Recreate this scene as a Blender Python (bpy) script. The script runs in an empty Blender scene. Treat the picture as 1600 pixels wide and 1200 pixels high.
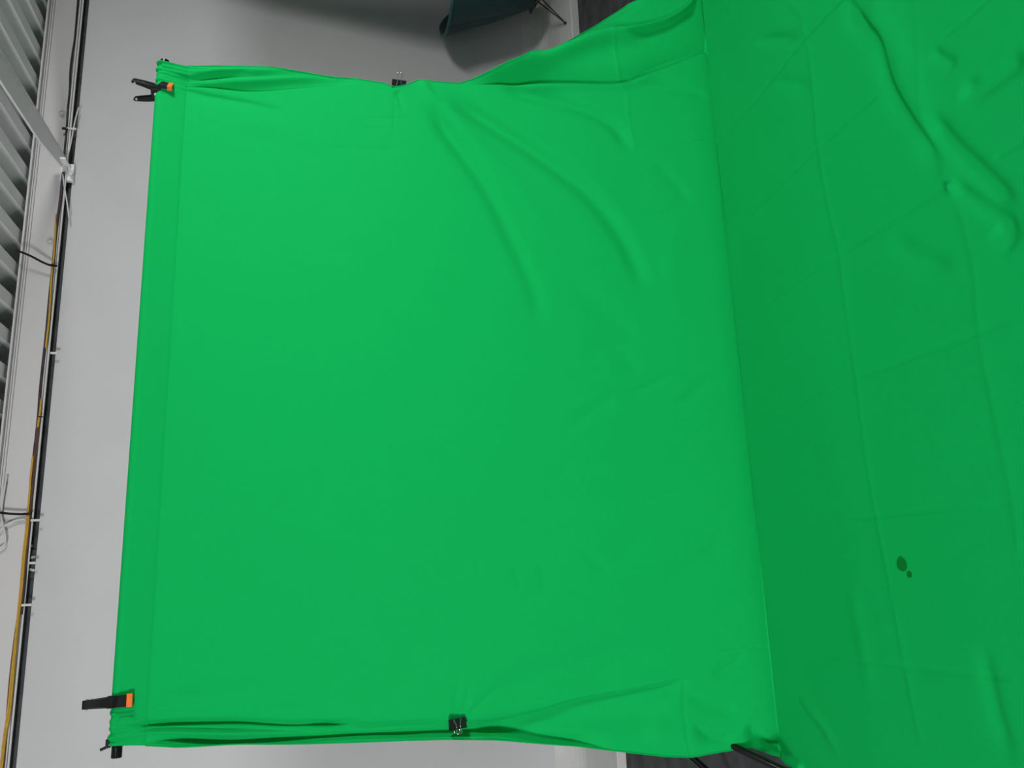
import bpy, bmesh, math, random
import numpy as np
from mathutils import Vector, Matrix

random.seed(4)
scn = bpy.context.scene
C = scn.collection

# ------------------------------------------------------------------ camera
# world: X along the back wall to the right, Y away from the camera, Z up, floor z = 0
FPX, CX, CY, HCAM = 1236.0, 800.0, 600.0, 1.65
vd = np.array([470 - CX, 897 - CY, FPX]); vd /= np.linalg.norm(vd)
vl = np.array([596 - CX, -4775 - CY, FPX]); vl /= np.linalg.norm(vl)
vl -= vd * (vd @ vl); vl /= np.linalg.norm(vl)
vz = np.cross(vl, vd)
if vz[0] > 0: vz = -vz
M3 = np.array([vl, vd, vz])
cam_d = bpy.data.cameras.new('camera'); cam = bpy.data.objects.new('camera', cam_d); C.objects.link(cam)
ax, ay, az = M3[:, 0], -M3[:, 1], -M3[:, 2]
cam.matrix_world = Matrix(((ax[0], ay[0], az[0], 0), (ax[1], ay[1], az[1], 0), (ax[2], ay[2], az[2], HCAM), (0, 0, 0, 1)))
cam_d.sensor_fit = 'HORIZONTAL'; cam_d.sensor_width = 36.0; cam_d.lens = 36.0 * FPX / 1600.0
cam_d.clip_start = 0.05; cam_d.clip_end = 100
scn.camera = cam

# ------------------------------------------------------------------ exposure, world, lights
scn.view_settings.view_transform = 'Standard'
scn.view_settings.look = 'None'
scn.view_settings.gamma = 1.0
scn.view_settings.use_curve_mapping = False
scn.view_settings.exposure = 0.0
w = bpy.data.worlds.new('hall'); scn.world = w; w.use_nodes = True
w.node_tree.nodes['Background'].inputs[0].default_value = (0.93, 0.97, 1.0, 1)
w.node_tree.nodes['Background'].inputs[1].default_value = 0.03

def area(name, loc, target, sx, sy, power, col=(1, 1, 1), spread=180):
    d = bpy.data.lights.new(name, 'AREA'); d.shape = 'RECTANGLE'; d.size = sx; d.size_y = sy
    d.energy = power; d.color = col; d.spread = math.radians(spread)
    o = bpy.data.objects.new(name, d); C.objects.link(o); o.location = loc
    o.rotation_euler = (Vector(target) - Vector(loc)).to_track_quat('-Z', 'Y').to_euler()
    return o
area('studio_softbox_light', (-4.7, -3.1, 2.95), (0.8, 3.4, 1.2), 1.4, 2.0, 570, (1.0, 0.985, 0.985))
area('side_softbox_light', (4.2, 0.3, 2.95), (0.7, 2.9, 1.6), 0.9, 0.9, 66, (1.0, 0.985, 0.96), 108)
area('ceiling_fluorescent_light', (0.0, -1.2, 3.12), (0.0, -0.7, 0), 3.2, 0.06, 26, (0.96, 0.99, 1.0))

# ------------------------------------------------------------------ unprojection helpers
def ray(x, y): return M3 @ np.array([x - CX, y - CY, FPX])
def atY(x, y, Y):
    r = ray(x, y); t = Y / r[1]; return Vector((r[0] * t, Y, HCAM + r[2] * t))
def atZ(x, y, z):
    r = ray(x, y); t = (z - HCAM) / r[2]; return Vector((r[0] * t, r[1] * t, z))

# ------------------------------------------------------------------ materials
def mat(name, col, rough=0.6, metal=0.0, noise=0.0, nscale=8.0, bump=0.0, bscale=200.0, spec=0.5):
    m = bpy.data.materials.new(name); m.use_nodes = True
    nt = m.node_tree; b = nt.nodes['Principled BSDF']
    b.inputs['Base Color'].default_value = (*col, 1); b.inputs['Roughness'].default_value = rough
    b.inputs['Metallic'].default_value = metal; b.inputs['Specular IOR Level'].default_value = spec
    tc = nt.nodes.new('ShaderNodeTexCoord')
    if noise:
        n = nt.nodes.new('ShaderNodeTexNoise'); n.inputs['Scale'].default_value = nscale; n.inputs['Detail'].default_value = 6
        nt.links.new(tc.outputs['Object'], n.inputs['Vector'])
        r = nt.nodes.new('ShaderNodeMapRange')
        r.inputs[1].default_value = 0.3; r.inputs[2].default_value = 0.7
        r.inputs[3].default_value = 1 - noise; r.inputs[4].default_value = 1 + noise
        nt.links.new(n.outputs['Fac'], r.inputs[0])
        mx = nt.nodes.new('ShaderNodeVectorMath'); mx.operation = 'SCALE'; mx.inputs[0].default_value = col
        nt.links.new(r.outputs[0], mx.inputs['Scale']); nt.links.new(mx.outputs[0], b.inputs['Base Color'])
    if bump:
        n2 = nt.nodes.new('ShaderNodeTexNoise'); n2.inputs['Scale'].default_value = bscale; n2.inputs['Detail'].default_value = 3
        nt.links.new(tc.outputs['Object'], n2.inputs['Vector'])
        bp = nt.nodes.new('ShaderNodeBump'); bp.inputs['Strength'].default_value = bump; bp.inputs['Distance'].default_value = 0.002
        nt.links.new(n2.outputs['Fac'], bp.inputs['Height']); nt.links.new(bp.outputs[0], b.inputs['Normal'])
    return m

M = dict(
    wall=mat('painted_wall', (0.60, 0.595, 0.615), 0.7, noise=0.02, nscale=3, bump=0.15, bscale=60, spec=0.25),
    kerb=mat('lightened_kerb', (0.68, 0.67, 0.67), 0.75, noise=0.06, nscale=9, bump=0.3, bscale=40, spec=0.2),  # colour lifted above the wall's to offset the weaker light on the kerb
    floor=mat('dark_concrete', (0.062, 0.066, 0.068), 0.7, noise=0.35, nscale=12, bump=0.3, bscale=50, spec=0.3),
    strip=mat('dark_steel', (0.035, 0.042, 0.046), 0.5, noise=0.4, nscale=14),
    panel=mat('painted_panel', (0.63, 0.62, 0.63), 0.6, noise=0.02, nscale=3, spec=0.3),
    deck=mat('galvanised_deck', (0.78, 0.81, 0.805), 0.45, 0.1, noise=0.06, nscale=5),
    beam=mat('painted_beam', (0.86, 0.86, 0.87), 0.5, noise=0.03, nscale=6),
    black=mat('black_plastic', (0.009, 0.010, 0.011), 0.5, noise=0.2, nscale=60, spec=0.22),
    tube=mat('black_gloss_tube', (0.008, 0.008, 0.009), 0.11, noise=0.1, nscale=60),
    orange=mat('orange_rubber', (0.85, 0.17, 0.015), 0.5, noise=0.1, nscale=80),
    chrome=mat('chrome_wire', (0.78, 0.78, 0.78), 0.18, 1.0, noise=0.05, nscale=60),
    clip=mat('black_steel_clip', (0.012, 0.012, 0.014), 0.3, noise=0.1, nscale=60),
    teal=mat('teal_shell', (0.008, 0.052, 0.052), 0.5, noise=0.08, nscale=20),
    teal_rim=mat('teal_rim', (0.016, 0.095, 0.092), 0.4, noise=0.05, nscale=20),
    rod=mat('dark_rod', (0.05, 0.045, 0.04), 0.35, 0.6, noise=0.1, nscale=60),
    yellow=mat('yellow_cable', (0.55, 0.32, 0.03), 0.5, noise=0.12, nscale=40),
    purple=mat('dark_purple_cable', (0.045, 0.028, 0.045), 0.5, noise=0.2, nscale=40),
    brown=mat('brown_cable', (0.10, 0.045, 0.03), 0.5, noise=0.2, nscale=40),
    bcable=mat('black_cable', (0.014, 0.014, 0.018), 0.45, noise=0.2, nscale=40),
    white=mat('white_plastic', (0.66, 0.66, 0.66), 0.4, noise=0.04, nscale=40),
    grey=mat('grey_wire', (0.45, 0.45, 0.46), 0.5, noise=0.05, nscale=40),
)

# ------------------------------------------------------------------ mesh helpers
def link(name, me, m, parent=None, smooth=True):
    o = bpy.data.objects.new(name, me); C.objects.link(o)
    if m: me.materials.append(m)
    if smooth:
        me.polygons.foreach_set('use_smooth', [True] * len(me.polygons))
    if parent: o.parent = parent
    return o
def from_bm(name, bm, m, parent=None, smooth=False):
    bmesh.ops.recalc_face_normals(bm, faces=bm.faces)
    me = bpy.data.meshes.new(name); bm.to_mesh(me); bm.free()
    return link(name, me, m, parent, smooth)
def tag(o, label, cat, group=None):
    o['label'] = label; o['category'] = cat
    if group: o['group'] = group
    return o
def empty(name, loc, label, cat, group=None):
    o = bpy.data.objects.new(name, None); C.objects.link(o); o.location = loc; o.empty_display_size = 0.05
    return tag(o, label, cat, group)
def struct(o): o['kind'] = 'structure'; return o
def add_box(bm, lo, hi, bevel=0.0, mtx=None):
    lo, hi = Vector(lo), Vector(hi)
    r = bmesh.ops.create_cube(bm, size=1.0)
    vs = r['verts']
    for v in vs: v.co = Vector((lo[i] + (v.co[i] + 0.5) * (hi[i] - lo[i]) for i in range(3)))
    if bevel:
        es = list({e for v in vs for e in v.link_edges})
        rb = bmesh.ops.bevel(bm, geom=es, offset=bevel, segments=2, affect='EDGES', profile=0.7)
        vs = list({v for f in rb['faces'] for v in f.verts} | {v for v in vs if v.is_valid})
    if mtx is not None:
        bmesh.ops.transform(bm, matrix=mtx, verts=[v for v in vs if v.is_valid])
def smooth_path(pts, n=6):
    pts = [Vector(p) for p in pts]
    if len(pts) < 3: return pts
    out = []
    for i in range(len(pts) - 1):
        p0 = pts[max(i - 1, 0)]; p1 = pts[i]; p2 = pts[i + 1]; p3 = pts[min(i + 2, len(pts) - 1)]
        for k in range(n):
            t = k / n
            out.append(0.5 * ((2 * p1) + (p2 - p0) * t + (2 * p0 - 5 * p1 + 4 * p2 - p3) * t * t + (3 * p1 - p0 - 3 * p2 + p3) * t ** 3))
    out.append(pts[-1]); return out
def add_tube(bm, pts, r, seg=10, r_end=None, cap=True):
    pts = [Vector(p) for p in pts]; n = len(pts); rings = []
    up = None
    for i, p in enumerate(pts):
        t = (pts[min(i + 1, n - 1)] - pts[max(i - 1, 0)]).normalized()
        if up is None:
            up = Vector((0, 0, 1)) if abs(t.z) < 0.9 else Vector((1, 0, 0))
        a = t.cross(up)
        if a.length < 1e-5: a = t.cross(Vector((0, 1, 0.3)))
        a.normalize(); b = a.cross(t).normalized(); up = b
        rr = r if r_end is None else r + (r_end - r) * i / (n - 1)
        rings.append([bm.verts.new(p + a * (rr * math.cos(2 * math.pi * k / seg)) + b * (rr * math.sin(2 * math.pi * k / seg))) for k in range(seg)])
    for i in range(n - 1):
        for k in range(seg):
            bm.faces.new((rings[i][k], rings[i][(k + 1) % seg], rings[i + 1][(k + 1) % seg], rings[i + 1][k]))
    if cap: bm.faces.new(rings[0][::-1]); bm.faces.new(rings[-1])
def tube(name, pts, r, m, parent=None, seg=10, r_end=None):
    bm = bmesh.new(); add_tube(bm, pts, r, seg, r_end)
    o = from_bm(name, bm, m, parent, True)
    o.data.set_sharp_from_angle(angle=math.radians(50)); return o
def box(name, lo, hi, m, parent=None, bevel=0.0, mtx=None):
    bm = bmesh.new(); add_box(bm, lo, hi, bevel, mtx); return from_bm(name, bm, m, parent)
def extrude_profile(name, prof, x0, x1, m, parent=None):      # prof: list of (y, z), swept along X
    bm = bmesh.new()
    a = [bm.verts.new((x0, y, z)) for y, z in prof]; b = [bm.verts.new((x1, y, z)) for y, z in prof]
    n = len(prof)
    for i in range(n): bm.faces.new((a[i], a[(i + 1) % n], b[(i + 1) % n], b[i]))
    bm.faces.new(a[::-1]); bm.faces.new(b)
    return from_bm(name, bm, m, parent)

# ------------------------------------------------------------------ room
WX0, WX1, WY = -7.0, 11.0, 4.75
struct(box('floor', (WX0, -5, -0.1), (WX1, 5.2, 0.0), M['floor']))
struct(box('wall_back', (WX0, WY, 0.0), (WX1, WY + 0.15, 2.998), M['wall']))
kp = [(4.146, 0.0), (4.144, 0.045), (4.149, 0.05), (4.60, 0.05)]
for k in range(1, 9):
    a = math.pi / 2 * k / 8; kp.append((4.60 + 0.15 * math.sin(a), 0.20 - 0.15 * math.cos(a)))
kp.append((WY, 0.0))
struct(extrude_profile('baseboard_back', kp, WX0, WX1, M['kerb']))
struct(box('trim_1', (WX0, WY + 0.02, 2.99), (WX1, WY + 0.12, 3.06), M['strip']))
struct(extrude_profile('trim_2', [(WY - 0.005, 3.045), (WY - 0.03, 3.05), (WY - 0.03, 3.195), (WY - 0.06, 3.197), (WY - 0.06, 3.207), (WY + 0.15, 3.21), (WY + 0.15, 3.045)], WX0, WX1, M['panel']))
for px, py in ((97, 178), (79, 377)):
    c = atY(px, py, WY - 0.03); bm = bmesh.new()
    add_tube(bm, [c + Vector((0.021 * math.cos(k * math.pi / 10), -0.001, 0.021 * math.sin(k * math.pi / 10))) for k in range(21)], 0.004, 6)
    add_tube(bm, [c, c + Vector((0, -0.004, 0))], 0.014, 12)
    from_bm('screw_cap', bm, M['panel'], bpy.data.objects['trim_2'], True)
# corrugated roof deck, ribs run away from the wall
def roof():
    bm = bmesh.new(); pitch = 0.1955; prof = []
    k = 0; x = 0.70 - 38 * pitch
    while x < WX1:
        prof += [(x, 3.22), (x + 0.072, 3.22), (x + 0.108, 3.285), (x + 0.150, 3.285)]
        x += pitch
    for y0, y1 in ((-5.0, WY + 0.15),):
        a = [bm.verts.new((px, y0, pz)) for px, pz in prof]; b = [bm.verts.new((px, y1, pz)) for px, pz in prof]
        for i in range(len(prof) - 1): bm.faces.new((a[i], a[i + 1], b[i + 1], b[i]))
    o = from_bm('ceiling', bm, M['deck'])
    md = o.modifiers.new('thickness', 'SOLIDIFY'); md.thickness = 0.004; md.offset = 1
    return struct(o)
roof()

# ------------------------------------------------------------------ roof beam and bracket
beam = empty('roof_beam', (2.36, 4.7, 3.03), 'pale steel roof beam running out from the wall head towards the camera', 'beam')
beam.matrix_world.translation
def child(o, p): o.parent = p; o.matrix_parent_inverse = Matrix.Translation(-p.location); return o
def make_beam():
    zb = 3.03
    r0 = atZ(0, 78, zb); r1 = atZ(101, 245, zb); l0 = atZ(0, 124, zb); l1 = atZ(62, 219, zb); l2 = atZ(97, 261, zb)
    dr = (r1 - r0).normalized(); dl = (l1 - l0).normalized()
    R = [r1, r0, r0 - dr * 5]; L = [l2, l1, l0 - Vector((0, 0, 0)), l0 - dl * 5]
    bm = bmesh.new()                       # bottom flange
    low = [bm.verts.new(p) for p in (R[0], R[1], R[2], L[3], L[2], L[1], L[0])]
    top = [bm.verts.new(v.co + Vector((0, 0, 0.012))) for v in low]
    n = len(low)
    bm.faces.new(low); bm.faces.new(top[::-1])
    for i in range(n): bm.faces.new((low[i], low[(i + 1) % n], top[(i + 1) % n], top[i]))
    child(from_bm('bottom_flange', bm, M['beam']), beam)
    web = box('web', (r1.x - 0.05, r0.y - 4.6, zb + 0.01), (r1.x - 0.042, 4.60, zb + 0.05), M['beam']); child(web, beam)
    lip = tube('flange_lip', [R[2] + Vector((0.004, 0, 0)), R[0] + Vector((0.004, 0, 0))], 0.004, M['grey']); child(lip, beam)
make_beam()
b0 = atY(113, 262, 4.70)
bm = bmesh.new(); add_box(bm, (b0.x - 0.075, 4.715, 2.985), (b0.x + 0.03, 4.745, 3.055), 0.003)
child(from_bm('bracket_plate', bm, M['beam']), beam)
bm = bmesh.new(); add_box(bm, (b0.x + 0.0, 4.60, 3.0), (b0.x + 0.012, 4.74, 3.045), 0.003)
child(from_bm('bracket_plate', bm, M['beam']), beam)
for px, py in ((98, 257), (102, 263), (111, 272)):
    p = atY(px, py, 4.69)
    bo = tube('bolt', [p + Vector((0, 0.02, 0)), p + Vector((0, -0.006, 0))], 0.010, M['white'], seg=6); child(bo, beam)

# ------------------------------------------------------------------ backdrop cloth
YB, ZBOT = 2.92, 0.0
LEAN = (YB - 2.66) / 2.32                                   # the sheet leans forward towards its fold on the floor
nrm = Vector((0, -1, LEAN)).normalized(); dirp = Vector((0, LEAN, 1)).normalized()   # dirp points up the sheet
def plane_hit(x, y):
    r = ray(x, y); o = np.array([0, 0, HCAM]); n = np.array(nrm)
    p0 = np.array([0, 2.66, 0.0]); t = ((p0 - o) @ n) / (r @ n); return Vector(o + r * t)
BARP = [plane_hit(253, 105), plane_hit(188, 1165)]
SB = 0.5 * (BARP[0].z + BARP[1].z) / dirp.z                  # length of the sheet from bar centre to the fold
ZB = SB * dirp.z; YBAR = 2.66 + LEAN * ZB
def S(x, y):                                                  # picture point -> (X, s) on the cloth
    p = plane_hit(x, y)
    if p.z > 0: return (p.x, SB - p.z / dirp.z)
    q = atZ(x, y, 0.0); return (q.x, SB + (2.66 - q.y))
def base(s):                                                  # cross-section: (Y, Z, nY, nZ) for arrays of s
    s = np.asarray(s, float)
    up = s < SB; fl = ~up
    tuck = 0.017 * np.exp(-np.abs(s - SB) / 0.045)            # the sheet is tucked back a little above its fold
    Y = np.where(up, 2.66 + (SB - s) * dirp.y, 2.66 - (s - SB)) + tuck
    Z = np.where(up, (SB - s) * dirp.z, 0.0)
    nY = np.where(up, nrm.y, 0.0); nZ = np.where(up, nrm.z, 1.0)
    return Y, Z, nY, nZ

SEND = SB + 2.66 - 0.25
def edge_fn(pix, tail):
    q = sorted([S(*p)[::-1] for p in pix]); q += tail
    ss = np.array([a for a, b in q]); xx = np.array([b for a, b in q])
    return lambda s: np.interp(s, ss, xx)
XL = edge_fn([(182, 1163), (216, 1164), (275, 1167.5), (390, 1164), (480, 1162), (560, 1159.5), (640, 1156.5), (700, 1155), (740, 1155.5), (800, 1158.5), (840, 1161.5),
              (900, 1166), (978, 1175), (1040, 1182), (1082, 1183), (1120, 1176), (1160, 1169.5), (1174, 1168), (1208, 1179), (1236, 1192)],
             [(SB + 0.30, -0.715), (SB + 0.6, -0.73), (SEND, -0.73)])
XR = edge_fn([(247, 103), (256, 101.5), (280, 103.5), (330, 103), (380, 104), (430, 105.5), (480, 112), (520, 119), (560, 123), (590, 128), (603, 129.5), (614, 136), (632, 133.5),
              (643, 129), (655, 124.5), (690, 128), (720, 130), (740, 123), (760, 115), (815, 98.5), (885, 60), (938, 30), (985, 0)],
             [(SB - 0.1, 2.40), (SB + 0.3, 2.43), (SEND, 2.45)])

FOLDS = []
def fold(pts, a, w1, w2=None, a1=None, fade=0.2, sharp=False):
    FOLDS.append((pts, a, w1, w2 or w1, a if a1 is None else a1, fade, sharp))
mm = 0.001
# --- fan of soft folds from the clip on the right edge
fold([(668, 150), (700, 205), (760, 290), (800, 370), (835, 450), (850, 520)], -15 * mm, .028, .034, -5 * mm, .15)
fold([(690, 140), (760, 185), (850, 245), (930, 310), (985, 390), (1012, 470)], -18 * mm, .03, .04, -9 * mm, .15)
fold([(672, 140), (730, 205), (810, 290), (870, 380)], 6 * mm, .035, .035, 1 * mm, .15)
fold([(655, 122), (668, 140), (690, 170)], 9 * mm, .02, .02, 1 * mm, .3)
fold([(780, 136), (840, 150), (900, 165), (960, 195), (988, 240)], -11 * mm, .025, .03, -8 * mm, .15)
fold([(618, 140), (624, 152), (630, 175)], -6 * mm, .012, .012, -1 * mm, .2)
fold([(612, 130), (616, 160), (615, 225)], -3 * mm, .006, .006, -1 * mm, .2, True)
fold([(560, 183), (640, 185), (665, 192)], -2 * mm, .006, .012, None, .3, True)
fold([(560, 198), (610, 200)], -2 * mm, .006, .01, None, .3, True)
fold([(490, 226), (570, 232), (640, 230)], -1.2 * mm, .01, .02, None, .3)
# --- right edge: gathered cords from the bar
fold([(246, 116), (262, 118), (285, 119), (340, 115), (400, 109)], -7 * mm, .006, .012, -3 * mm, .15)
fold([(250, 120), (275, 124), (330, 120), (400, 117), (470, 115), (530, 122)], -11 * mm, .016, .005, -4 * mm, .12)
fold([(255, 126), (280, 132), (330, 134), (390, 140), (440, 137), (500, 132), (560, 128)], -20 * mm, .03, .006, -5 * mm, .12)
fold([(262, 128), (300, 129), (380, 127), (460, 122), (520, 121)], 9 * mm, .014, .014, 3 * mm, .2)
fold([(300, 111), (380, 110), (450, 110)], 6 * mm, .012, .012, 3 * mm, .3)
fold([(268, 134), (300, 144), (345, 153), (400, 163), (450, 176)], -8 * mm, .010, .03, -2 * mm, .15)
fold([(262, 142), (280, 152), (300, 172), (320, 205)], -3 * mm, .008, .02, -.5 * mm, .2)
for k in range(9):
    y = 106 + k * 4.2
    fold([(245, y), (262, y + 1.5 * math.sin(k * 2.1)), (278, y + 2.5 * math.sin(k * 1.3 + 1))], (-3 if k % 2 else -4.5) * mm, .0035, .006, -1 * mm, .25)
# --- left edge: gathered cords from the bar
for k in range(11):
    y = 1108 + k * 5.0
    fold([(182 - k * .4, y + 3), (200, y + 1 * math.sin(k * 1.7)), (222, y - 2 + 2.0 * math.sin(k * 2.3 + 1))], (-3 if k % 2 else -4.5) * mm, .0035, .006, -1 * mm, .25)
fold([(190, 1146), (215, 1136), (260, 1133), (330, 1131.5), (380, 1131), (450, 1134), (520, 1132), (570, 1128)], -22 * mm, .014, .005, -6 * mm, .12)
fold([(192, 1142), (215, 1140), (280, 1140), (340, 1141), (420, 1141), (520, 1144)], -13 * mm, .012, .005, -4 * mm, .15)
fold([(196, 1128), (225, 1119), (280, 1114), (330, 1112), (400, 1112), (560, 1116)], -5 * mm, .03, .012, -3 * mm, .2)
fold([(205, 1108), (240, 1098), (330, 1089), (420, 1078), (500, 1068), (580, 1056)], -5 * mm, .03, .02, -1 * mm, .2)
fold([(205, 1100), (260, 1100), (380, 1104)], 3 * mm, .02, .02, 1 * mm, .3)
fold([(212, 1157), (260, 1160), (340, 1163), (420, 1160), (500, 1154.5), (560, 1151), (640, 1149), (700, 1147), (740, 1146), (790, 1148), (860, 1158), (960, 1170)], -22 * mm, .028, .005, -16 * mm, .10)
fold([(222, 1150), (300, 1149), (400, 1148), (500, 1147), (600, 1140), (700, 1136)], 9 * mm, .015, .015, 5 * mm, .2)
fold([(460, 1128), (560, 1136), (640, 1132), (700, 1131)], -6 * mm, .010, .010, -5 * mm, .2)
fold([(196, 1092), (205, 1060), (214, 1020)], -3 * mm, .012, .008, -.5 * mm, .25)
fold([(186, 1080), (194, 1030), (200, 980)], -2 * mm, .012, .012, -.3 * mm, .25)
# --- fan from the clip on the left edge
fold([(728, 1128), (770, 1130), (816, 1120), (856, 1110), (900, 1096), (1000, 1078), (1080, 1060)], -12 * mm, .006, .05, -6 * mm, .12)
fold([(740, 1142), (800, 1135), (880, 1128), (980, 1118), (1060, 1110)], -14 * mm, .04, .04, -4 * mm, .15)
fold([(735, 1092), (790, 1072), (850, 1054), (960, 1022), (1040, 995), (1120, 950)], -6 * mm, .04, .05, -4 * mm, .2)
fold([(730, 1118), (760, 1090), (790, 1065)], -3 * mm, .010, .012, -1 * mm, .2)
fold([(722, 1115), (732, 1080), (740, 1050)], -2 * mm, .010, .012, -.5 * mm, .2)
fold([(712, 1115), (714, 1080), (716, 1050)], -2 * mm, .012, .012, -.5 * mm, .2)
fold([(1000, 1140), (1060, 1150), (1110, 1160)], 6 * mm, .05, .03, None, .3)
# --- flap along the right edge near the floor
fold([(722, 129), (770, 113), (815, 97), (880, 76), (945, 56), (985, 53), (1030, 43), (1060, 28), (1080, 8), (1100, -30)], 30 * mm, .022, .05, 24 * mm, .2)
fold([(822, 95), (885, 60), (938, 30), (985, 0), (1010, -14)], -20 * mm, .04, .03, -20 * mm, .2)
fold([(725, 131), (800, 129), (900, 128), (972, 127), (1030, 106), (1065, 93), (1112, 68), (1130, 55)], -30 * mm, .05, .006, -8 * mm, .15)
fold([(800, 135), (880, 134), (972, 133), (1040, 112)], 8 * mm, .02, .02, 4 * mm, .2)
fold([(962, 60), (1000, 54), (1030, 46), (1050, 37), (1077, 17), (1097, -12)], -22 * mm, .008, .04, -18 * mm, .3)
fold([(970, 128), (1030, 134), (1080, 140), (1112, 152)], -6 * mm, .010, .03, -3 * mm, .15)
fold([(944, 34), (955, 58), (962, 90), (972, 127)], 3 * mm, .005, .004, None, .1, True)
fold([(978, 140), (982, 180), (988, 215), (994, 240)], 3 * mm, .006, .004, None, .15, True)
# --- soft dents on the hanging sheet
fold([(880, 430), (960, 500), (1020, 560)], -3 * mm, .05, .06, None, .3)
fold([(900, 560), (960, 545), (1010, 600)], -3 * mm, .03, .03, None, .3)
fold([(960, 620), (1010, 605), (1060, 580)], -3 * mm, .015, .03, None, .3)
fold([(1050, 640), (1100, 600), (1140, 590)], -2.5 * mm, .02, .03, None, .3)
fold([(860, 690), (930, 640), (980, 610)], -2 * mm, .03, .03, None, .3)
fold([(980, 800), (1030, 775), (1070, 770)], -2.5 * mm, .02, .02, None, .3)
fold([(940, 880), (1000, 840), (1060, 800), (1100, 790)], -3 * mm, .04, .04, None, .3)
fold([(1020, 920), (1100, 870), (1150, 840)], -3 * mm, .03, .04, None, .3)
fold([(720, 870), (725, 900)], -1.5 * mm, .01, .01, None, .4)
fold([(745, 868), (750, 905)], -1.5 * mm, .01, .01, None, .4)
fold([(800, 880), (810, 910), (815, 925)], -1.5 * mm, .012, .01, None, .4)
fold([(840, 880), (850, 905), (845, 930)], -2 * mm, .015, .012, None, .4)
fold([(900, 860), (930, 880), (960, 900)], -2 * mm, .02, .012, None, .4)
fold([(1060, 330), (1050, 430), (1060, 520)], 3 * mm, .05, .04, None, .3)
fold([(1020, 250), (1060, 290), (1080, 330)], -3 * mm, .02, .03, None, .3)
fold([(270, 260), (330, 330), (420, 400)], -2 * mm, .03, .05, None, .3)
fold([(340, 200), (440, 222), (560, 262)], -1.5 * mm, .03, .04, None, .3)
# --- lower left corner draped round the stand leg
fold([(1060, 1080), (1110, 1100), (1160, 1112)], -5 * mm, .02, .03, None, .3)
fold([(1080, 1130), (1115, 1152), (1150, 1150)], -5 * mm, .010, .02, None, .3)
fold([(1168, 1130), (1185, 1150), (1205, 1165), (1240, 1185)], -12 * mm, .012, .03, None, .2)
fold([(1175, 1160), (1200, 1172), (1235, 1190), (1262, 1206)], 14 * mm, .02, .02, None, .15)
fold([(1225, 1110), (1250, 1150), (1275, 1185), (1300, 1215)], -7 * mm, .010, .02, None, .2)
fold([(1240, 1080), (1285, 1130), (1320, 1190)], 4 * mm, .02, .02, None, .3)
fold([(1110, 1060), (1145, 1040), (1170, 1020)], -4 * mm, .02, .02, None, .3)
# --- pressed creases, lines running towards the camera
def crease(pts, a=3.0, w=.005, fade=.06): fold(pts, -a * 1.35 * mm, w, w * .5, None, fade, True)
crease([(1030, 232), (1060, 230), (1110, 218), (1130, 214), (1155, 187), (1210, 126), (1262, 62), (1315, 5), (1350, -40)], 4.5, .006)
crease([(970, 127), (1030, 100), (1065, 88), (1112, 67), (1135, 50), (1165, 20)], 4)
crease([(1138, 362), (1172, 338), (1210, 302), (1285, 232), (1395, 133)], 3.5)
crease([(1200, 472), (1260, 436), (1318, 400), (1400, 348), (1488, 290), (1515, 265)], 3.5)
crease([(1225, 520), (1260, 505)], 2)
crease([(1170, 658), (1240, 636), (1340, 594), (1430, 560), (1530, 524), (1600, 494)], 3)
crease([(1200, 826), (1260, 820), (1373, 806), (1480, 796), (1600, 786)], 2.6)
crease([(1108, 1012), (1200, 1012), (1290, 1024), (1418, 1042), (1600, 1062)], 2.6)
crease([(1475, 62), (1510, 36), (1555, -5)], 3.5)
crease([(1560, 250), (1610, 220)], 3)
crease([(1225, 470), (1262, 465)], 1.5)
# pressed creases, lines across
crease([(1205, -20), (1256, 25), (1256, 45), (1264, 60), (1272, 110), (1284, 228), (1300, 320), (1318, 398), (1328, 480), (1345, 594), (1358, 700), (1374, 805), (1398, 930), (1418, 1040), (1438, 1140), (1450, 1210)], -1.6, .010)
crease([(1432, -10), (1440, 70), (1448, 170), (1470, 250), (1510, 340), (1530, 430), (1538, 530), (1560, 640), (1590, 800), (1600, 900)], -1.5, .014)
crease([(1070, 1060), (1068, 1100), (1072, 1150), (1080, 1182)], 2.5, .008)
# --- big ridges on the floor, upper right
fold([(1322, -10), (1345, 25), (1380, 65), (1398, 130), (1440, 200), (1490, 280)], -10 * mm, .012, .04, -6 * mm, .15)
fold([(1350, 0), (1400, 70), (1430, 150), (1470, 230)], 10 * mm, .05, .05, 5 * mm, .2)
fold([(1455, 170), (1490, 220), (1535, 265), (1600, 330)], -9 * mm, .02, .03, None, .2)
fold([(1490, 288), (1530, 315), (1600, 365)], -8 * mm, .02, .02, None, .2)
fold([(1488, 285), (1498, 300)], 6 * mm, .012, .012, None, .3)
fold([(1458, 76), (1480, 92), (1505, 102)], -5 * mm, .012, .02, None, .3)
fold([(1505, 135), (1535, 138), (1560, 122), (1610, 85)], -8 * mm, .02, .03, None, .2)
fold([(1180, 66), (1230, 62), (1258, 58)], -6 * mm, .02, .015, None, .3)
fold([(1100, 70), (1120, 88), (1140, 82), (1150, 70)], -5 * mm, .012, .012, None, .3)
fold([(1120, 22), (1135, 18), (1138, 5)], -4 * mm, .008, .008, None, .3)
fold([(1210, 130), (1255, 132), (1275, 145)], -3 * mm, .02, .02, None, .3)
fold([(1390, 370), (1440, 400), (1500, 425)], -4 * mm, .03, .03, None, .3)
fold([(1560, 350), (1600, 385)], -5 * mm, .03, .03, None, .3)
fold([(1540, 1000), (1560, 1100), (1590, 1200)], -4 * mm, .02, .03, None, .3)
fold([(1330, 900), (1350, 1000), (1370, 1100)], 2 * mm, .03, .03, None, .3)

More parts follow.
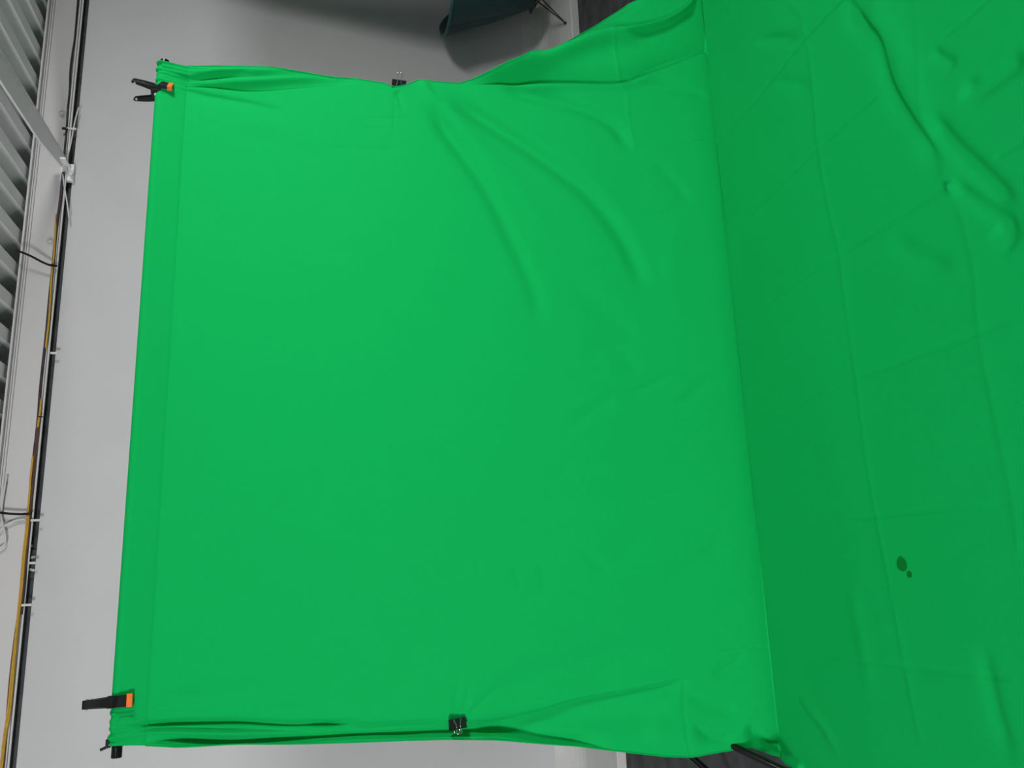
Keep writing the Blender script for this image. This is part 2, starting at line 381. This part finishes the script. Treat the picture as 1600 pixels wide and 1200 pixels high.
def displace(X, Sg):
    D = np.zeros_like(X)
    for pts, a, w1, w2, a1, fade, sharp in FOLDS:
        q = np.array([S(*p) for p in pts])
        q = np.array([[v.x, v.y] for v in smooth_path([(x, y, 0) for x, y in q], 5)])
        pad = 3.2 * max(w1, w2)
        if sharp: pad = 6 * max(w1, w2)
        lo = q.min(0) - pad; hi = q.max(0) + pad
        idx = np.nonzero((X >= lo[0]) & (X <= hi[0]) & (Sg >= lo[1]) & (Sg <= hi[1]))
        if len(idx[0]) == 0: continue
        px, ps = X[idx], Sg[idx]
        seg = np.diff(q, axis=0); L = np.hypot(seg[:, 0], seg[:, 1]); cum = np.concatenate([[0], np.cumsum(L)]); tot = cum[-1]
        bd = np.full(px.shape, 1e9); bt = np.zeros_like(px); bs = np.zeros_like(px)
        for i in range(len(seg)):
            if L[i] < 1e-9: continue
            dx = px - q[i, 0]; ds = ps - q[i, 1]
            t = np.clip((dx * seg[i, 0] + ds * seg[i, 1]) / L[i] ** 2, 0, 1)
            ex = dx - t * seg[i, 0]; es = ds - t * seg[i, 1]
            d = np.hypot(ex, es); m = d < bd
            bd[m] = d[m]; bt[m] = (cum[i] + t * L[i])[m] / tot
            bs[m] = (seg[i, 0] * ds - seg[i, 1] * dx)[m]
        wv = np.where(bs > 0, w2, w1)
        prof = np.exp(-bd / wv) if sharp else np.exp(-(bd / wv) ** 2)
        amp = (a + (a1 - a) * bt) * (1.15 if sharp else 1.7)
        f = np.clip(np.minimum(bt, 1 - bt) / max(fade, 1e-3), 0, 1); f = f * f * (3 - 2 * f)
        D[idx] += amp * f * prof
    # faint slack of the whole sheet
    D += 0.004 * np.sin(2.1 * X + 0.7 * Sg + 1.0) * np.sin(1.7 * Sg - 0.4 * X) * np.clip(Sg / 0.6, 0, 1)
    D += 0.0012 * np.sin(7 * X + 3 * Sg) * np.sin(6 * Sg - 2 * X + 1) * np.clip((Sg - 0.8) / 0.8, 0, 1)
    return D

def cloth_material():
    m = mat('green_muslin', (0.002, 0.395, 0.088), 0.85, bump=0.12, bscale=350, spec=0.09)
    nt = m.node_tree; b = nt.nodes['Principled BSDF']
    b.inputs['Sheen Weight'].default_value = 0.0
    geo = nt.nodes.new('ShaderNodeNewGeometry')
    def blob(c, rx, ry, ns):
        sub = nt.nodes.new('ShaderNodeVectorMath'); sub.operation = 'SUBTRACT'; sub.inputs[1].default_value = c
        nt.links.new(geo.outputs['Position'], sub.inputs[0])
        n = nt.nodes.new('ShaderNodeTexNoise'); n.inputs['Scale'].default_value = ns; nt.links.new(geo.outputs['Position'], n.inputs['Vector'])
        sc = nt.nodes.new('ShaderNodeVectorMath'); sc.operation = 'MULTIPLY'; sc.inputs[1].default_value = (1 / rx, 1 / ry, 0.0)
        nt.links.new(sub.outputs[0], sc.inputs[0])
        ln = nt.nodes.new('ShaderNodeVectorMath'); ln.operation = 'LENGTH'; nt.links.new(sc.outputs[0], ln.inputs[0])
        ad = nt.nodes.new('ShaderNodeMath'); ad.operation = 'MULTIPLY_ADD'; ad.inputs[1].default_value = 0.7
        nt.links.new(n.outputs['Fac'], ad.inputs[0]); nt.links.new(ln.outputs['Value'], ad.inputs[2])
        r = nt.nodes.new('ShaderNodeMapRange'); r.inputs[1].default_value = 1.22; r.inputs[2].default_value = 1.42; r.inputs[3].default_value = 1; r.inputs[4].default_value = 0
        nt.links.new(ad.outputs[0], r.inputs[0]); return r.outputs[0]
    p = atZ(1408, 882, 0.012); q = atZ(1420, 897, 0.012)
    m1 = blob(p, 0.021, 0.021, 40); m2 = blob(q, 0.010, 0.011, 60)
    mxm = nt.nodes.new('ShaderNodeMath'); mxm.operation = 'MAXIMUM'; nt.links.new(m1, mxm.inputs[0]); nt.links.new(m2, mxm.inputs[1])
    mx = nt.nodes.new('ShaderNodeMix'); mx.data_type = 'RGBA'
    mx.inputs[6].default_value = b.inputs['Base Color'].default_value; mx.inputs[7].default_value = (0.002, 0.17, 0.024, 1)
    nt.links.new(mxm.outputs[0], mx.inputs[0]); nt.links.new(mx.outputs[2], b.inputs['Base Color'])
    return m
M['green'] = cloth_material()

def grid_mesh(name, P, m, parent=None):
    nr, nc = P.shape[:2]
    me = bpy.data.meshes.new(name)
    me.vertices.add(nr * nc); me.vertices.foreach_set('co', P.reshape(-1).astype(np.float32))
    i = np.arange(nr * nc).reshape(nr, nc)
    f = np.stack([i[:-1, :-1], i[1:, :-1], i[1:, 1:], i[:-1, 1:]], -1).reshape(-1, 4)
    me.loops.add(f.size); me.loops.foreach_set('vertex_index', f.reshape(-1).astype(np.int32))
    me.polygons.add(len(f)); me.polygons.foreach_set('loop_start', np.arange(0, f.size, 4, dtype=np.int32))
    me.update(calc_edges=True)
    return link(name, me, m, parent, True)

POCK = 0.085
def cloth_points(svals, nu):
    u = UG
    sv = np.asarray(svals)[:, None]
    X = XL(sv) + (XR(sv) - XL(sv)) * u[None, :]
    Sg = np.broadcast_to(sv, X.shape).copy()
    D = displace(X, Sg)
    Y, Z, nY, nZ = base(Sg)
    rmp = np.clip((Sg - 0.01) / 0.16, 0, 1); D = D * (0.18 + 0.82 * rmp * rmp * (3 - 2 * rmp))
    er = np.clip(1 - (XR(sv) - X) / 0.17, 0, 1); el = np.clip(1 - (X - XL(sv)) / 0.19, 0, 1)
    ends = np.maximum(er, el); ends = ends * ends * (3 - 2 * ends)
    ph = 2 * np.pi * X / 0.0165 + 1.3 * np.sin(X * 47) + 9 * Sg * np.where(er > el, 1, -1)
    D = D + ends * np.clip(1 - Sg / 0.24, 0, 1) ** 1.5 * (0.0030 * np.sin(ph) + 0.0016 * np.sin(0.43 * ph + 2))
    # pole pocket: bulge of the sheet over the bar
    bulge = 0.025 * np.clip(1 - Sg / POCK, 0, 1)
    D = D + bulge
    seam = np.exp(-((Sg - POCK) / 0.004) ** 2); D -= 0.0015 * seam
    fl = np.clip((Sg - SB) / 0.5, 0, 1)
    D = D + 0.012 * fl
    D = np.where((fl > 0), np.maximum(D, 0.002), D)
    P = np.stack([X, Y + nY * D, Z + nZ * D], -1)
    P[..., 2] = np.maximum(P[..., 2], 0.002)
    return P
sv = np.concatenate([np.arange(POCK, SB - 0.15, 0.0058), np.linspace(SB - 0.15, SB, 31)[:-1], np.linspace(SB, SB + 0.15, 31)[:-1], np.arange(SB + 0.15, SEND, 0.0068)])
ROW = int(np.argmin(np.abs(sv - SB)))
UG = np.concatenate([np.linspace(0, .085, 66)[:-1], np.linspace(.085, .915, 340)[:-1], np.linspace(.915, 1, 66)]); NU = len(UG)
P = cloth_points(sv, NU)
cloth = grid_mesh('backdrop_cloth', P, M['green'])
me = cloth.data; ev = np.empty(len(me.edges) * 2, dtype=np.int32); me.edges.foreach_get('vertices', ev); ev = ev.reshape(-1, 2)
me.attributes.new('sharp_edge', 'BOOLEAN', 'EDGE').data.foreach_set('value', np.all(ev // NU == ROW, axis=1))
tag(cloth, 'bright green creased backdrop cloth hung from a crossbar and spread onto the floor', 'backdrop')
# pocket over the bar
ZC = ZB
Pf = cloth_points(np.linspace(0.0, POCK, 14), NU)[::-1]           # front layer, seam up to bar level
Xtop = Pf[-1, :, 0]
rp = 0.026
ripR = np.clip((Xtop - (Xtop.max() - 0.16)) / 0.12, 0, 1); ripL = np.clip(((Xtop.min() + 0.16) - Xtop) / 0.12, 0, 1)
rip = np.maximum(ripR, ripL)
rad = rp + rip * (0.0025 * np.sin(Xtop * 260) + 0.002 * np.sin(Xtop * 170 + 1))
D0 = Pf[-1, :, 1] - (YBAR + LEAN * 0)                              # front offset at bar level
arcs = []
for k in range(1, 13):
    a = math.pi * k / 12
    arcs.append(np.stack([Xtop, YBAR - rad * math.cos(a) + (D0 + rp) * (1 - k / 12), ZC + rad * math.sin(a)], -1))
back = np.stack([Xtop, np.full_like(Xtop, YBAR + 0.006), np.full_like(Xtop, ZC - POCK)], -1)
grid_mesh('pole_pocket', np.concatenate([Pf, np.array(arcs), back[None]], 0), M['green'], cloth)
# hems along both long edges
def hem(col):
    pts = P[::4, col]; bm = bmesh.new(); add_tube(bm, [Vector(p) + Vector((0, 0, 0.001)) for p in pts], 0.0022, 6)
    from_bm('hem', bm, M['green'], cloth, True)
hem(0); hem(-1)

# ------------------------------------------------------------------ crossbar and stands
XB0, XB1 = plane_hit(178, 1184).x, plane_hit(255, 95).x
bar = empty('crossbar', (0.6, YBAR, ZC), 'glossy black crossbar of the backdrop stand, its ends sticking out of the cloth pocket', 'pole')
child(tube('bar_tube', [(XB0 + 0.10, YBAR, ZC), (XB1 - 0.10, YBAR, ZC)], 0.0125, M['tube'], seg=24), bar)
for xa, xb in ((XB0, XB0 + 0.11), (XB1 - 0.11, XB1)): child(tube('end_sleeve', [(xa, YBAR, ZC), (xb, YBAR, ZC)], 0.0160, M['tube'], seg=24), bar)
child(tube('wing_screw', [(XB0 + 0.040, YBAR, ZC + 0.012), (XB0 + 0.026, YBAR, ZC + 0.048)], 0.0045, M['black']), bar)
bm = bmesh.new(); add_box(bm, (XB0 + 0.030, YBAR - 0.006, ZC + 0.020), (XB0 + 0.056, YBAR + 0.006, ZC + 0.034), 0.003)
child(from_bm('wing_screw', bm, M['black']), bar)
def stand(x, label, feet, hz):
    y = YBAR + 0.045
    r = empty('backdrop_stand', (x, y, 0), label, 'stand', 'backdrop stands')
    for z0, z1, rr in ((0.12, 0.95, 0.0165), (0.90, 1.65, 0.0145), (1.60, ZC - 0.02, 0.012)):
        child(tube('column', [(x, y, z0), (x, y, z1)], rr, M['tube'], seg=16), r)
    for z in (0.93, 1.63): child(tube('collar', [(x, y, z - 0.03), (x, y, z + 0.03)], 0.023, M['black'], seg=16), r)
    child(tube('collar', [(x, y, hz - 0.03), (x, y, hz + 0.03)], 0.026, M['black'], seg=16), r)
    child(tube('collar', [(x, y, 0.13), (x, y, 0.17)], 0.024, M['black'], seg=16), r)
    child(box('top_bracket', (x - 0.013, YBAR + 0.012, ZC - 0.05), (x + 0.013, y + 0.018, ZC + 0.005), M['black'], bevel=0.004), r)
    for fx, fy in feet:
        h = Vector((x, y, hz)); f = Vector((fx, fy, 0.014)); d = (f - h)
        s = h + Vector((d.x, d.y, 0)).normalized() * 0.02
        leg = child(tube('leg', [s, f], 0.0135, M['tube'], seg=16), r)
        ft = tube('rubber_foot', [f - d.normalized() * 0.03, f + d.normalized() * 0.012], 0.017, M['black'], seg=14); child(ft, r); 
        mid = h.lerp(f, 0.55)
        child(tube('brace', [Vector((x, y, 0.15)) + Vector((d.x, d.y, 0)).normalized() * 0.02, mid + Vector((0, 0, -0.012))], 0.008, M['tube'], seg=10), r)
        child(tube('joint', [mid + Vector((0, 0, 0.005)), mid + Vector((0, 0, -0.026))], 0.010, M['black'], seg=10), r)
    return r
stand(XB0 + 0.052, 'black folding stand with splayed legs at the left end of the crossbar', [tuple(atZ(1260, 1217, 0))[:2], tuple(atZ(1165, 1254, 0))[:2], (-0.05, 3.25)], 0.45)
stand(XB1 - 0.05, 'black folding stand hidden behind the right end of the cloth', [(1.32, 2.99), (1.78, 3.42), (2.10, 2.93)], 0.60)

# ------------------------------------------------------------------ spring clamps
def spring_clamp(loc, rz, tilt, label, open_=0.024):
    r = empty('spring_clamp', loc, label, 'clamp', 'spring clamps on the crossbar')
    r.rotation_euler = (0, tilt, rz)
    for s in (-1, 1):
        bm = bmesh.new()
        # side outline in local (y, z): jaw below, pivot at 0, handle above
        prof = [(open_ + 0.000, -0.045), (open_ + 0.012, -0.045), (open_ + 0.017, -0.015), (0.026, 0.006), (0.036, 0.040), (0.040, 0.082), (0.036, 0.089), (0.028, 0.087),
                (0.020, 0.042), (0.010, 0.012), (0.010, 0.000), (open_ + 0.002, -0.014)]
        prof = [(s * a, b) for a, b in prof]
        for hw in (0.0155,):
            A = [bm.verts.new((-hw * (0.85 if z > 0.03 else 1.15), y, z)) for y, z in prof]; B = [bm.verts.new((hw * (0.85 if z > 0.03 else 1.15), y, z)) for y, z in prof]
            n = len(prof)
            for i in range(n): bm.faces.new((A[i], A[(i + 1) % n], B[(i + 1) % n], B[i]))
            bm.faces.new(A[::-1]); bm.faces.new(B)
        bmesh.ops.bevel(bm, geom=list(bm.edges), offset=0.002, segments=1, affect='EDGES')
        arm = from_bm('arm', bm, M['black'], r)
        pad = box('jaw_pad', (-0.020, min(s * (open_ - 0.004), s * (open_ + 0.014)), -0.056), (0.020, max(s * (open_ - 0.004), s * (open_ + 0.014)), -0.038), M['orange'], r, bevel=0.003)
        pad['label'] = 'orange rubber jaw pad'
        tube('rivet', [(-0.0165, s * 0.030, 0.076), (0.0165, s * 0.030, 0.076)], 0.004, M['grey'], r, seg=10)
    box('pivot_plate', (-0.019, -0.022, -0.016), (0.019, 0.022, 0.022), M['black'], r, bevel=0.005)
    tube('pivot_pin', [(-0.021, 0, 0.004), (0.021, 0, 0.004)], 0.006, M['white'], r, seg=12)
    sp = [(0.009 * math.cos(t), 0.0 + 0.010 * math.sin(t), 0.004 + 0) for t in (0,)]
    tube('spring', [(0.010 * math.cos(k * .7) * 0.0 - 0.010 + k * 0.0009, 0.0105 * math.cos(k * .7), 0.006 + 0.0105 * math.sin(k * .7)) for k in range(24)], 0.0016, M['chrome'], r, seg=6)
    return r
c1 = plane_hit(250, 147); c2 = plane_hit(181, 1096)
spring_clamp((c1.x + 0.004, YBAR, ZC + 0.016), math.radians(38), math.radians(4), 'black spring clamp with spread handles near the right end of the crossbar')
spring_clamp((c2.x, YBAR, ZC + 0.014), math.radians(6), math.radians(-2), 'black spring clamp seen edge on near the left end of the crossbar')

# ------------------------------------------------------------------ binder clips
def wire_loop(w_, l_):
    h = w_ / 2
    return [(-h * 1.0, 0, 0), (-h * 0.55, 0, -l_ * 0.35), (-h * 0.5, 0, -l_ * 0.65), (-h * 0.75, 0, -l_ * 0.88), (-h * 0.4, 0, -l_), (h * 0.4, 0, -l_), (h * 0.75, 0, -l_ * 0.88), (h * 0.5, 0, -l_ * 0.65), (h * 0.55, 0, -l_ * 0.35), (h * 1.0, 0, 0)]
def binder_clip(mtx, label, angs, hl=0.06):
    # local: X along the spine, Z from spine (0) to jaw lips (+), Y through the two leaves
    r = empty('binder_clip', (0, 0, 0), label, 'clip', 'binder clips on the cloth edges'); r.matrix_world = mtx
    W, H, T = 0.056, 0.030, 0.012
    bm = bmesh.new(); th = 0.0012
    outer = [(-T, 0), (T, 0), (0.0035, H)]
    for s in (-1, 1):
        add_box(bm, (-W / 2, -th, 0), (W / 2, th, H), 0, Matrix.Translation((0, s * T, 0)) @ Matrix.Rotation(s * math.atan2(T - 0.003, H), 4, 'X'))
        add_tube(bm, [(-W / 2, s * 0.0045, H), (-W * .22, s * 0.0045, H)], 0.002, 8); add_tube(bm, [(-W * .10, s * 0.0045, H), (W * .10, s * 0.0045, H)], 0.002, 8); add_tube(bm, [(W * .22, s * 0.0045, H), (W / 2, s * 0.0045, H)], 0.002, 8)
    add_box(bm, (-W / 2, -T - th, -th), (W / 2, T + th, th))
    from_bm('clip_body', bm, M['clip'], r)
    for s, ang in zip((-1, 1), angs):
        pts = [Matrix.Translation((0, s * 0.0065, H)) @ Matrix.Rotation(s * ang, 4, 'X') @ Vector(p) for p in wire_loop(0.026, hl)]
        h = tube('wire_handle', smooth_path(pts, 4), 0.0015, M['chrome'], r, seg=8); h['label'] = 'bent chrome wire handle'
    return r
def frame(o, zx, yy):                                        # local Z towards zx, local Y towards yy
    z = Vector(zx).normalized(); x = Vector(yy).cross(z).normalized(); y = z.cross(x).normalized()
    m = Matrix((x, y, z)).transposed().to_4x4(); m.translation = o; return m
k1 = plane_hit(624, 130)
binder_clip(frame(k1 + Vector((0.012, 0.01, 0)), (-1, 0, 0.03), (0, 1, 0)), 'black binder clip with upright chrome handles on the right edge of the cloth', (math.radians(14), math.radians(20)))
k2 = plane_hit(715, 1137)
binder_clip(frame(k2 + nrm * 0.016, (1, 0.1, 0.10), (0, 1, 0.1)), 'black binder clip pinching a fold on the left edge of the cloth', (math.radians(10), math.radians(12)), 0.045)

# ------------------------------------------------------------------ chair
def chair():
    cx, cy, zk = 3.80, 4.43, 0.05
    r = empty('tub_chair', (cx, cy, zk), 'dark teal tub chair on thin splayed rod legs by the back wall', 'chair')
    nth, nv = 72, 20
    P_ = np.zeros((nv, nth + 1, 3))
    for j in range(nth + 1):
        th = 2 * math.pi * j / nth                           # 0 = back (-X)
        c = 0.5 + 0.5 * math.cos(th)
        q = min(1, max(0, (c - 0.12) / 0.62)); rim = 0.40 + (0.80 - 0.40) * q * q * (3 - 2 * q)
        for i in range(nv):
            v = i / (nv - 1); rr = 0.10 + 0.27 * (v ** 0.85) * (rim - 0.2) / 0.6 if True else 0
            rx = min(rr, 0.37); ry = rx * 0.82
            z = 0.20 + (rim - 0.20) * v
            P_[i, j] = (-math.cos(th) * rx, math.sin(th) * ry, z - zk)
    o = grid_mesh('shell', P_, M['teal'], r)
    md = o.modifiers.new('thickness', 'SOLIDIFY'); md.thickness = 0.014
    tube('rim_bead', [tuple(p) for p in P_[-1]], 0.011, M['teal_rim'], r, seg=8)
    bm = bmesh.new(); bmesh.ops.create_uvsphere(bm, u_segments=28, v_segments=12, radius=1.0)
    for v in bm.verts: v.co = Vector((v.co.x * 0.17, v.co.y * 0.15, 0.34 - zk + v.co.z * 0.04))
    from_bm('seat_cushion', bm, M['teal'], r, True)
    bm = bmesh.new(); add_box(bm, (-0.10, -0.09, 0.195 - zk), (0.10, 0.09, 0.212 - zk), 0.006); from_bm('seat_plate', bm, M['rod'], r)
    for sx in (-1, 1):
        for sy in (-1, 1):
            f = Vector((sx * 0.36, sy * 0.19, 0.006)) if sy < 0 or sx > 0 else Vector((0.17, 0.18, 0.006))
            bm = bmesh.new()
            add_tube(bm, [(sx * 0.10, sy * 0.05, 0.155), f], 0.0045, 8)
            add_tube(bm, [(sx * 0.09, sy * 0.085, 0.15), f], 0.0045, 8)
            add_tube(bm, [f + Vector((0, 0, 0.012)), f + Vector((0, 0, -0.005))], 0.008, 8)
            from_bm('leg', bm, M['rod'], r, True)
    return r
chair()

# ------------------------------------------------------------------ unseen dark panel, added beyond the right picture edge to shade the wall
fl_ = empty('shade_panel', (4.16, 3.9, 0), 'unseen tall black panel on a stand, added to shade the wall by the teal chair', 'panel')
bm = bmesh.new(); add_box(bm, (-0.62, -0.012, 0.85), (0.62, 0.012, 2.40), 0.004, Matrix.Rotation(math.radians(6.2), 4, 'Y'))
from_bm('shade_board', bm, M['black'], fl_)
tube('pole', [(0, 0.03, 0.05), (0, 0.03, 1.6)], 0.014, M['tube'], fl_, seg=12)
for k in range(3):
    a = math.radians(30 + 120 * k); tube('leg', [(0, 0.03, 0.28), (0.36 * math.cos(a), 0.03 + 0.36 * math.sin(a), 0.012)], 0.011, M['tube'], fl_, seg=10)

# ------------------------------------------------------------------ cables and ties at the wall head
def cable(name, pix, Y, rr, m, label, cat='cable', group=None):
    pts = smooth_path([atY(p[0], p[1], p[2] if len(p) > 2 else Y) for p in pix], 5)
    if pix[-1][1] > 1200: pts.append(pts[-1] + Vector((-2.5, 0, -0.03)))     # the run goes on along the wall
    if pix[0][1] < 0: pts.insert(0, pts[0] + Vector((2.5, 0, 0.01)))
    return tag(tube(name, pts, rr, m, seg=8), label, cat, group)
cable('cable', [(123, -25), (122, 0), (120, 25), (117, 60), (113, 85), (110, 110), (109, 140), (106, 170), (104, 205), (101, 235), (100, 256)], 4.705, 0.006, M['bcable'], 'black cable running along the wall head right of the roof beam')
cable('cable', [(99, 270), (96, 300), (92, 330), (88, 360), (84.5, 395), (83, 413), (78, 460), (74, 505), (71.5, 530), (67, 570), (63, 610), (60, 650), (57, 680), (54.5, 700), (53, 718), (51, 745), (48.5, 790), (46, 820), (43, 850), (40.5, 880), (38, 915), (33, 960)], 4.705, 0.008, M['purple'], 'dark purple cable sagging along the wall head left of the roof beam')
cable('cable', [(88, 335, 4.712), (86, 370), (84, 400), (82.5, 413), (80, 440), (78, 480), (76, 505), (73, 530), (70, 555, 4.716), (66, 585, 4.718), (64.5, 615, 4.714), (63, 640), (60, 660), (57, 680, 4.714), (53, 705, 4.714), (50.5, 722), (48, 745), (45.5, 780), (43, 805), (39.5, 840), (36, 870), (32, 920), (28, 960), (24, 1000), (18.5, 1050), (12.5, 1110), (6.5, 1150), (0, 1205), (-6, 1245)], 4.688, 0.0052, M['yellow'], 'mustard yellow cable running furthest along the wall head')
cable('cable', [(45, 800), (41.5, 840), (38, 870), (34, 920), (29.5, 960), (25.5, 1000), (21, 1050), (15.5, 1110), (8.5, 1150), (2, 1205), (-4, 1245)], 4.692, 0.0055, M['yellow'], 'second yellow cable, joining the first one below the black tie')
cable('cable', [(62, 645), (60, 665), (57, 690), (52, 745), (47, 800), (43, 850), (37, 900), (30, 950), (23, 1000), (16, 1060), (12, 1110), (9, 1150), (4, 1205), (-2, 1245)], 4.698, 0.006, M['brown'], 'brown cable tucked beside the yellow cables at the wall head')
cable('cable', [(123, 168), (117, 190), (111, 222), (104, 252)], 4.70, 0.004, M['white'], 'short white wire slanting across the dark strip right of the beam bracket', 'cable')
cable('cable', [(98, 272), (101, 295), (105, 318), (108, 342)], 4.70, 0.004, M['white'], 'short white wire slanting down left of the beam bracket', 'cable')
cable('cable', [(40, 811), (30, 812), (20, 815), (10, 820), (2, 827), (-8, 838)], 4.70, 0.005, M['white'], 'white cable curving off from behind the yellow cables', 'cable')
cable('cable', [(10, 745), (6, 770), (3, 790), (2, 808), (5, 822), (8, 834), (9, 845), (6, 852), (-4, 858)], 4.695, 0.005, M['white'], 'white looped cable hanging at the left end of the roof edge', 'cable')
for px, rr, lab in ((81.0, 0.0055, 'lower thin white conduit along the dark strip at the wall head'), (77.0, 0.0055, 'upper thin white conduit along the dark strip at the wall head')):
    z = atY(px, 500, 4.712).z
    tag(tube('conduit', [(WX0, 4.712, z), (WX1, 4.712, z)], rr, M['white'], seg=8), lab, 'conduit')
for z, rr, lab in ((3.176, 0.003, 'lower thin wire clipped under the roof edge'), (3.190, 0.004, 'upper thicker wire clipped under the roof edge')):
    tag(tube('wire', [(WX0, WY - 0.037, z), (WX1, WY - 0.037, z)], rr, M['panel'], seg=8), lab, 'wire')
def tie(pix, label, m=M['black'], rr=0.0062, head=None, Y=4.68, Yend=None):
    n = len(pix); pts = [atY(x, y, Y + ((Yend - Y) * i / (n - 1) if Yend else 0)) for i, (x, y) in enumerate(pix)]
    bm = bmesh.new(); add_tube(bm, smooth_path(pts, 5), rr, 8)
    if head:
        p = atY(*head, Y); add_box(bm, p - Vector((0.006, 0.007, 0.010)), p + Vector((0.006, 0.004, 0.010)), 0.002)
    return tag(from_bm('cable_tie', bm, m, None, True), label, 'cable tie')
tie([(89, 415.5), (83, 415), (77, 414), (65, 409), (50, 401), (36, 395), (24, 391)], 'black cable tie with a long tail curving over the roof edge', head=(82, 414.5), Yend=4.60)
tie([(50, 802.5), (44, 803), (36, 803.5), (20, 803), (0, 801), (-12, 800)], 'black cable tie with a straight tail around the yellow cables', head=(40, 803))
tie([(68, 651.5), (60, 651)], 'small black cable tie around the purple cable halfway along', rr=0.003)
tie([(106, 201.5), (99, 201)], 'small black cable tie around the black cable right of the roof beam', rr=0.003, head=(100, 201))
for x0, x1, y, lab in ((104, 119, 203, 'white strap over the dark strip, next to the small black tie right of the beam'), (78.5, 90, 553, 'white strap over the dark strip, between the two black ties left of the beam'), (48, 64, 813.5, 'white strap over the dark strip, just below the straight black tie'),
                       (46, 56, 880, 'white strap over the dark strip, in the middle of the splice'), (33, 50, 945.5, 'white strap over the dark strip, lowest in the picture')):
    p = atY(x0, y, 4.72); q = atY(x1, y, 4.735)
    bm = bmesh.new(); add_box(bm, (p.x - 0.006, 4.696, atY(x1, y, 4.70).z), (p.x + 0.006, 4.704, atY(x0, y, 4.70).z), 0.002)
    tag(from_bm('cable_strap', bm, M['white']), lab, 'strap')
# splice plate with bolt heads on the dark strip
sp = atY(52, 880, 4.76)
spl = empty('splice_plate', (sp.x, 4.765, sp.z), 'dark splice plate with pale bolt heads on the dark steel strip', 'plate')
child(box('plate', (sp.x - 0.075, 4.756, 2.995), (sp.x + 0.07, 4.772, 3.048), M['strip'], bevel=0.003), spl)
for px, py in ((50.5, 871), (54.5, 870.5), (48, 890), (52.5, 891), (49, 853)):
    p = atY(px, py, 4.756); child(tube('bolt_head', [p + Vector((0, 0.004, 0)), p + Vector((0, -0.008, 0))], 0.0075, M['white'], seg=8), spl)
